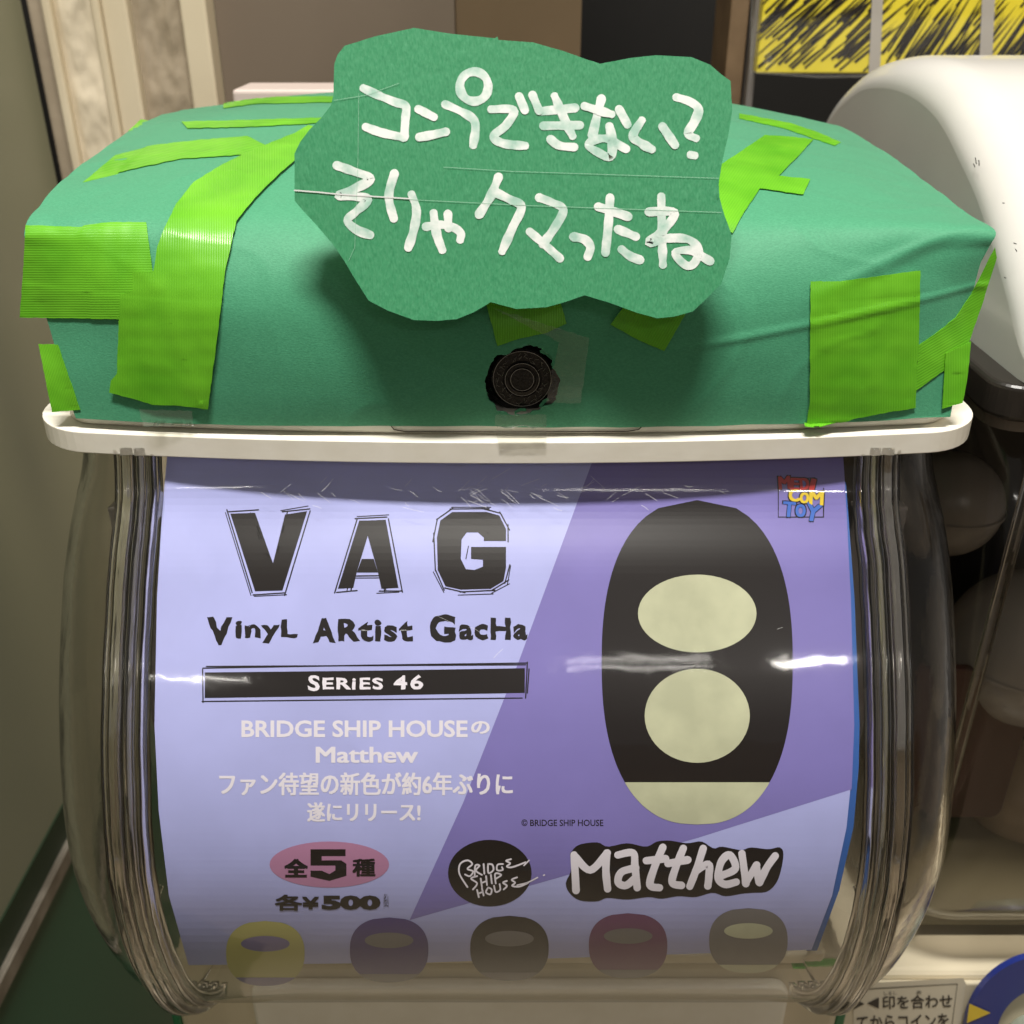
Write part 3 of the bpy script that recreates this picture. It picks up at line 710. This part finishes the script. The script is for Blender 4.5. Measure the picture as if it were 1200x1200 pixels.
# ================================================================== SIGN
sign=thing('handmade_sign','wavy edged green paper sign with white marker handwriting taped upright on the lid','sign',(0,-.008,.047))
tl=R(14)
SP=Vector((0,-.0080,.047)); SD=Vector((0,sin(tl),cos(tl))); SN=Vector((0,-cos(tl),sin(tl)))
def on_sign(off, curl=True):
    def fn(px,py):
        d=ray(px,py); t=(SP-CAM).dot(SN)/d.dot(SN); p=CAM+d*t
        b=(noise.noise(Vector((p.x*16,p.z*16,5)))*.0011)+ -.35*max(0,-p.x-.035)**2*4
        return p+SN*(off+b)
    return fn
card=[(345,180),(352,166),(362,153),(377,138),(388,124),(391,112),(392,75),(396,64),(404,54),(440,43),(485,33),(530,40),(580,45),(583,43),(584,47),(625,50),(660,60),(682,68),(703,75),(740,68),(768,65),(810,67),(832,76),(845,87),(856,95),(857,115),(858,130),(853,160),(846,190),(842,215),(843,232),(848,250),(857,275),(855,302),(845,333),(828,350),(812,365),(790,371),(770,373),(745,366),(715,355),(685,346),(662,354),(640,360),(605,362),(575,354),(555,366),(535,374),(510,376),(485,375),(455,364),(432,352),(418,330),(405,308),(390,286),(372,265),(356,248),(345,235)]
bm=flat_bm([rough_edge(card,.12,6)]); cut(bm,8,8); bmesh.ops.remove_doubles(bm,verts=bm.verts,dist=.05)
cs=obj('sign_card', lay(bm,on_sign(0)), 'card', sign, smooth=True, solid=.0005)
A=lambda pts:[(330+x/3,y/3) for x,y in pts]
B=lambda pts:[(600+x/3,y/3) for x,y in pts]
circ=[(677+50*cos(a),305+52*sin(a)) for a in [2*pi*k/12 for k in range(13)]]
chars=[
 [A([(290,312),(345,338),(400,360),(437,375),(436,420),(432,482)]),A([(298,448),(355,468),(432,484)])],
 [A([(482,385),(535,412)]),A([(485,483),(530,475),(578,464)])],
 [A([(576,368),(630,392),(672,418),(682,450),(674,510)]),A(circ)],
 [A([(738,385),(815,388),(790,440),(745,480),(780,505),(855,513)]),A([(835,340),(855,388)]),A([(882,335),(905,390)])],
 [B([(103,392),(222,380)]),B([(110,443),(238,441)]),B([(150,340),(180,410),(212,478)]),B([(135,490),(165,512),(218,518)])],
 [B([(255,374),(300,388),(348,402)]),B([(314,347),(298,410),(282,480)]),B([(376,385),(405,438)]),B([(342,445),(352,500),(345,552),(300,535),(268,512),(290,492),(335,488),(365,505),(400,524)])],
 [B([(455,425),(425,478),(455,505),(490,525)]),B([(528,445),(572,510)])],
 [B([(578,343),(625,358),(655,385),(640,430),(618,470),(645,486)]),B([(628,545),(640,547)])],
 [A([(195,582),(260,605),(315,630),(255,665),(200,688),(265,692),(305,702),(262,745),(232,775),(265,808),(312,826)])],
 [A([(398,610),(378,690),(395,768)]),A([(458,685),(475,740),(465,810),(446,870)])],
 [A([(508,797),(560,790),(605,800),(630,820),(628,842)]),A([(535,750),(545,820),(565,878)]),A([(585,752),(587,802)])],
 [A([(763,622),(735,690),(694,755)]),A([(742,672),(800,700),(843,728),(812,800),(776,882)])],
 [A([(905,695),(950,712),(990,738),(960,800),(918,858)]),A([(873,815),(925,860),(978,908)])],
 [A([(1025,832),(1065,842),(1085,868),(1076,902)])],
 [B([(302,727),(350,742),(408,762)]),B([(344,695),(338,790),(328,888)]),B([(372,806),(435,832)]),B([(385,877),(415,900),(450,914)])],
 [B([(524,692),(526,800),(530,930)]),B([(480,745),(570,748),(530,810),(482,852),(545,838),(620,842),(655,880),(640,925),(610,932),(572,888),(630,880),(665,900),(696,918)])],
]
zz_=0
for ch in chars:
    bm=bmesh.new(); sf={}
    for st in ch:
        zz_+=1; b2=bmesh.new(); stroke_poly(b2,st,10.2); cut(b2,9,9); lay(b2,on_sign(.00034+.00002*(zz_%5)))
        me=bpy.data.meshes.new('x'); b2.to_mesh(me); b2.free(); bm.from_mesh(me); bpy.data.meshes.remove(me)
    obj('handwritten_character', bm, 'marker', sign, smooth=True)
# creases and horizontal glare on the card, painted as pale lines
for q,w in (([(345,223),(370,225),(400,228),(480,233)],1.6),([(480,234),(620,241),(845,249)],.5),([(520,196),(600,201),(842,209)],.45),([(421,110),(420,190),(416,290),(409,305)],.35),([(392,118),(430,112),(468,98)],.4)):
    bm=bmesh.new(); stroke_poly(bm,q,w,smooth=False); cut(bm,9,9); obj('crease_glare_line', lay(bm,on_sign(.00048)), 'card_pale_line' if w<1 else 'scratch_and_glare', sign)

# ================================================================== NEIGHBOUR MACHINE
nb=thing('capsule_vending_machine','neighbouring capsule machine at the right with white domed lid and dark clear case','vending machine',(.34,.15,-.62))
M['white']=noisy(mat('white_glossy_plastic',(.72,.68,.64),.16),6,(.60,.58,.545),(.67,.65,.615))
X0=.188
lidp=[on_x(x,y,X0) for x,y in ((1235,470),(1198,418),(1180,350),(1163,290),(1145,235),(1125,190),(1098,140),(1065,112),(1030,103),(1000,112),(968,150))]
lp=[(p.y,p.z) for p in lidp]; lp.append((lp[-1][0]+.03,lp[-1][1]-.045)); 
cen=(.2,-.02)
def lidf(u,v):
    y,z=interp(lp,v)
    # bevel: inner edge (cap) to outer
    if u<.25:
        a=u/.25*pi/2; e=.016*(sin(a)); x=X0+.020*(1-cos(a))
    else: e=.016; x=X0+.020+(u-.25)/.75*.30
    d=Vector((y-cen[0],z-cen[1])); d.normalize(); return (x,y+d.x*e,z+d.y*e)
lidn=obj('white_lid', grid(lidf,50,60), 'white', nb, smooth=True)
bm=bmesh.new(); c=bm.verts.new((X0,.2,-.01)); ring_=[bm.verts.new((X0,*interp(lp,k/60))) for k in range(61)]
for k in range(60): bm.faces.new((c,ring_[k],ring_[k+1]))
bmesh.ops.recalc_face_normals(bm,faces=bm.faces)
obj('lid_cap', bm, 'white', nb)
bm=bmesh.new()
for x,y,l,a in ((1143,185,7,1.4),(1147,188,6,1.5),(1141,192,4,1.2),(1188,285,3,.3),(1190,292,3,1.),(1175,238,2,0),(1177,325,2,.5)):
    stroke_poly(bm,[(x,y),(x+l*cos(a),y+l*sin(a))],1.1,smooth=False)
lay(bm,lambda x,y:on_x(x,y,X0-.0004)); obj('scuff_marks', bm, 'ink', nb, kind='stuff')
obj('lid_rim', prism(rrect(X0-.010,.50,.045,.36,.012),'z',-.012,.002), M['dark'], nb, bevel=.002)
obj('rim_edge_strip', prism(rrect(X0-.008,.50,.047,.36,.012),'z',-.0165,-.0125), mat('grey_rim_strip',(.16,.13,.11),.35), nb)
# yellow framed sticker on the lid
def ystick(a,b,c_,d,off):
    def f(u,v):
        u2=a+(b-a)*u; v2=c_+(d-c_)*v; p=Vector(lidf(u2,v2)); q=Vector((p.y-cen[0],p.z-cen[1])).normalized(); return (p.x,p.y+q.x*off,p.z+q.y*off)
    return grid(f,10,16)
obj('sticker_frame', ystick(.42,.95,.12,.68,.0006), mat('pale_sticker_border',(.55,.50,.42),.4), nb, smooth=True)
obj('sticker_line', ystick(.44,.95,.13,.668,.0009), mat('dark_sticker_line',(.08,.08,.05),.4), nb, smooth=True)
obj('sticker_print', ystick(.46,.95,.14,.655,.0012), mat('yellow_sticker',(.70,.52,.10),.4), nb, smooth=True)
# clear case of the neighbour
XN=.190
NPR=[(.075,-.018),(.052,-.05),(.034,-.10),(.026,-.15),(.024,-.20),(.030,-.245),(.046,-.275),(.085,-.292),(.16,-.294),(.30,-.29)]
def ncase(u,v):
    y,z=interp(NPR,v)
    if u<.5:
        q=1-u/.5; return (XN-.003+.0*q, y+.025+q*max(0,(.34-y-.025)), z+.0)
    if u<.7:
        a=(u-.5)/.2*pi/2; return (XN-.003+.030*(1-cos(a)), y+.025*(1-sin(a)), z)
    return (XN+.027+(u-.7)/.3*.26, y, z)
obj('clear_case', grid(ncase,60,80), clear('dark_clear_case',(.82,.80,.77),.08,bump=.25,bscale=18,refl=1.4), nb, smooth=True)
def npost(x0,y0,w,m='glass',z0=-.285,z1=-.02):
    return obj('corner_post', box(x0,x0+w,y0,y0+w,z0,z1), m, nb, bevel=.0015)
npost(.1995,.050,.0045); 
bm=prism([(.205,-.262),(.30,-.262),(.30,-.02),(.205,-.02)],'y',.20,.205)
obj('inner_back', bm, 'dark', nb)
obj('inner_floor', box(.198,.50,.055,.34,-.290,-.284), mat('olive_brown_tray',(.14,.12,.07),.35), nb)
obj('inner_chute', prism(rrect(.205,.26,-.262,-.165,.006),'y',.10,.105), mat('dull_red_brown_chute',(.09,.04,.03),.4), nb, bevel=.001)
obj('inner_dark_backing', box(.215,.50,.17,.176,-.283,-.02), mat('very_dark_backing',(.012,.010,.009),.3), nb)  # black sheet added to keep the case interior near black
# front panel of the neighbour with coin dial and sticker
YP=.035
nbp=obj('body_panel', box(.145,.50,YP,.34,-.62,-.3005), 'cream2', nb, bevel=.004)
panel=obj('control_panel', box(.1465,.495,YP-.003,YP-.0002,-.60,-.304), 'cream2', nb, bevel=.003)
def onp(off): return lambda x,y: on_y(x,y,YP-.003-off)
bm=flat_bm([[(1000,1153),(1128,1146),(1132,1152),(1118,1260),(1000,1260)]]); dl=obj('instruction_sticker', lay(bm,onp(.0004)), mat('cream_sticker',(.66,.60,.47),.4), nb)
bm=bmesh.new(); stroke_poly(bm,[(1000,1160),(1122,1153),(1108,1260)],1.0,smooth=False); obj('sticker_border', lay(bm,onp(.0006)), 'line', dl)
for s_,bb,b_ in (('印を合わせ',(1034,1166,1116,1182),.012),('てからコインを',(1004,1189,1112,1206),.012),('しるし',(1036,1162,1051,1166),.004),('あ',(1074,1161,1080,1165),.004)):
    obj('sticker_text', lay(text_bm(s_,bb,bold=b_,rot=-1.5),onp(.0007)), 'ink', dl)
obj('sticker_arrow', lay(flat_bm([[(1000,1170),(1013,1176.5),(1000,1183)],[(1030,1169),(1016,1176),(1030,1182)]]),onp(.0007)), 'ink', dl)
cx,cy=1226,1214
dial=obj('dial_ring', lay(ring(bmesh.new(),cx,cy,60,97,80),onp(.0030)), mat('deep_blue_plastic',(.02,.035,.22),.3), nb, solid=.003)
obj('dial_arrow', lay(flat_bm([[(1136,1176),(1161,1187),(1133,1199)]]),onp(.0050)), 'ink_yellow', dial)
p0=on_y(cx,cy,YP-.003); rr_=60/1200*(p0-CAM).dot(FWD)
bm=bmesh.new(); bmesh.ops.create_cone(bm,cap_ends=True,segments=48,radius1=rr_*.92,radius2=rr_*.80,depth=.022)
for v in bm.verts: v.co=Vector((p0.x+v.co.x,p0.y-.010-v.co.z,p0.z+v.co.y))
bmesh.ops.recalc_face_normals(bm,faces=bm.faces)
obj('dial_knob', bm, mat('grey_green_knob',(.30,.33,.27),.25), nb, bevel=.003)
M['capsule']=mat('smoky_capsule',(.50,.47,.44),.25)
def ball(name,px,py,Y,r,m,label,grp=None):
    p=on_y(px,py,Y); t=thing(name,label,'capsule',(p.x,p.y,p.z-r),grp)
    def f(top):
        def g(u,v):
            a=2*pi*u; e=(v*pi/2)*(1 if top else -1); k=r*(1.0 if top else .985); return (p.x+k*cos(e)*cos(a),p.y+k*cos(e)*sin(a),p.z+k*sin(e))
        return g
    obj('upper_half',grid(f(1),40,14),m,t,smooth=True); obj('lower_half',grid(f(0),40,14),M['white'] if 0 else m,t,smooth=True)
    obj('seam_ring', grid(lambda u,v:(p.x+(r+.0006)*cos(2*pi*u),p.y+(r+.0006)*sin(2*pi*u),p.z-.001+.002*v),40,1), m, t, smooth=True)
ball('toy_capsule',1205,760,.120,.040,M['capsule'],'large smoky grey capsule inside the dark neighbouring case')
ball('toy_capsule',1110,590,.140,.026,mat('dark_capsule',(.30,.27,.24),.3),'dim dark capsule high in the neighbouring case under its rim')
ball('toy_capsule',1195,930,.130,.030,mat('brown_capsule',(.40,.30,.20),.35),'brown tinted capsule low in the neighbouring case beside the corner post')

# ================================================================== BACKGROUND GOODS
YB=.45
bx=thing('display_box','yellow display box with black hatched print wrapped in clear film at the upper right','box',(.25,YB,.06))
def onb(off): return lambda x,y: on_y(x,y,YB-off)
M['yellow']=noisy(mat('bright_yellow_card',(.80,.66,.04),.35),10,(.76,.62,.03),(.84,.70,.05))
a=on_y(886,86,YB); b=on_y(1230,-30,YB); 
obj('carton', box(a.x,b.x,YB,YB+.10,a.z,b.z), 'yellow', bx, bevel=.001)
bm=bmesh.new()
def hatch(x,y,l,ang,w):
    d=Vector((cos(ang),-sin(ang))); nn=Vector((d.y,-d.x)); p=Vector((x,y)); q=[p-nn*w,p+d*l*.5-nn*w*.9,p+d*l,p+d*l*.5+nn*w*.8,p+nn*w]
    bm.faces.new([bm.verts.new((t.x,t.y,0)) for t in q])
for k in range(190):
    x=random.uniform(886,1230); y=random.uniform(60,84) if x>1030 else random.uniform(0,84)
    if 1022<x<1034 or 1150<x<1165: continue
    l=random.uniform(25,105); hatch(x,y,l,R(random.uniform(38,47) if x<1030 else random.uniform(48,60)),random.uniform(.7,1.8))
for k in range(14): hatch(random.uniform(1050,1200),random.uniform(5,30),random.uniform(20,50),R(50),1.2)
for f in bm.faces[:]:
    c=f.calc_center_median()
cutd=[v for v in bm.verts]
for v in cutd: v.co.x=min(max(v.co.x,887),1228); v.co.y=min(max(v.co.y,-28),85)
obj('hatched_print', lay(bm,onb(.0005)), 'ink', bx, kind='stuff')
for x0,x1 in ((1021,1033),(1150,1164)):
    obj('grey_strap', lay(flat_bm([[(x0+2,-30),(x1+3,-30),(x1-2,85),(x0-3,85)]]),onb(.0012)), mat('grey_plastic_strap',(.42,.39,.36),.35), bx, solid=.0006)
bm=bmesh.new(); stroke_poly(bm,[(880,84),(960,90),(1230,86)],3.5,smooth=False); stroke_poly(bm,[(882,-20),(880,84)],3,smooth=False)
obj('film_edge', lay(bm,onb(.0025)), M['clear_tape'], bx)
obj('clear_film', lay(flat_bm([[(880,-28),(1230,-28),(1230,88),(960,91),(879,86)]]),onb(.004)), M['clear'], bx)
cb=on_y(842,125,.44)
obj('cardboard_slab', box(.1500,.1625,.47,.53,-.1,.30), noisy(mat('brown_cardboard',(.16,.10,.05),.6),40,(.13,.08,.04),(.18,.115,.06)), label='narrow brown cardboard upright left of the yellow box', cat='cardboard', bevel=.001)
obj('shelf_upright', box(.1640,.1690,.46,.53,-.1,.30), mat('grey_metal_upright',(.22,.20,.19),.35,Metallic=.3), label='thin grey metal upright between the cardboard and the yellow box', cat='shelf post', bevel=.001)
p=on_y(905,30,.56); bm=bmesh.new(); bmesh.ops.create_uvsphere(bm,u_segments=32,v_segments=20,radius=.033)
for v in bm.verts: v.co+=p
obj('blue_ball', bm, mat('blue_gloss',(.02,.16,.42),.25), label='glossy blue rounded item peeking out behind the yellow box', cat='ball', smooth=True)
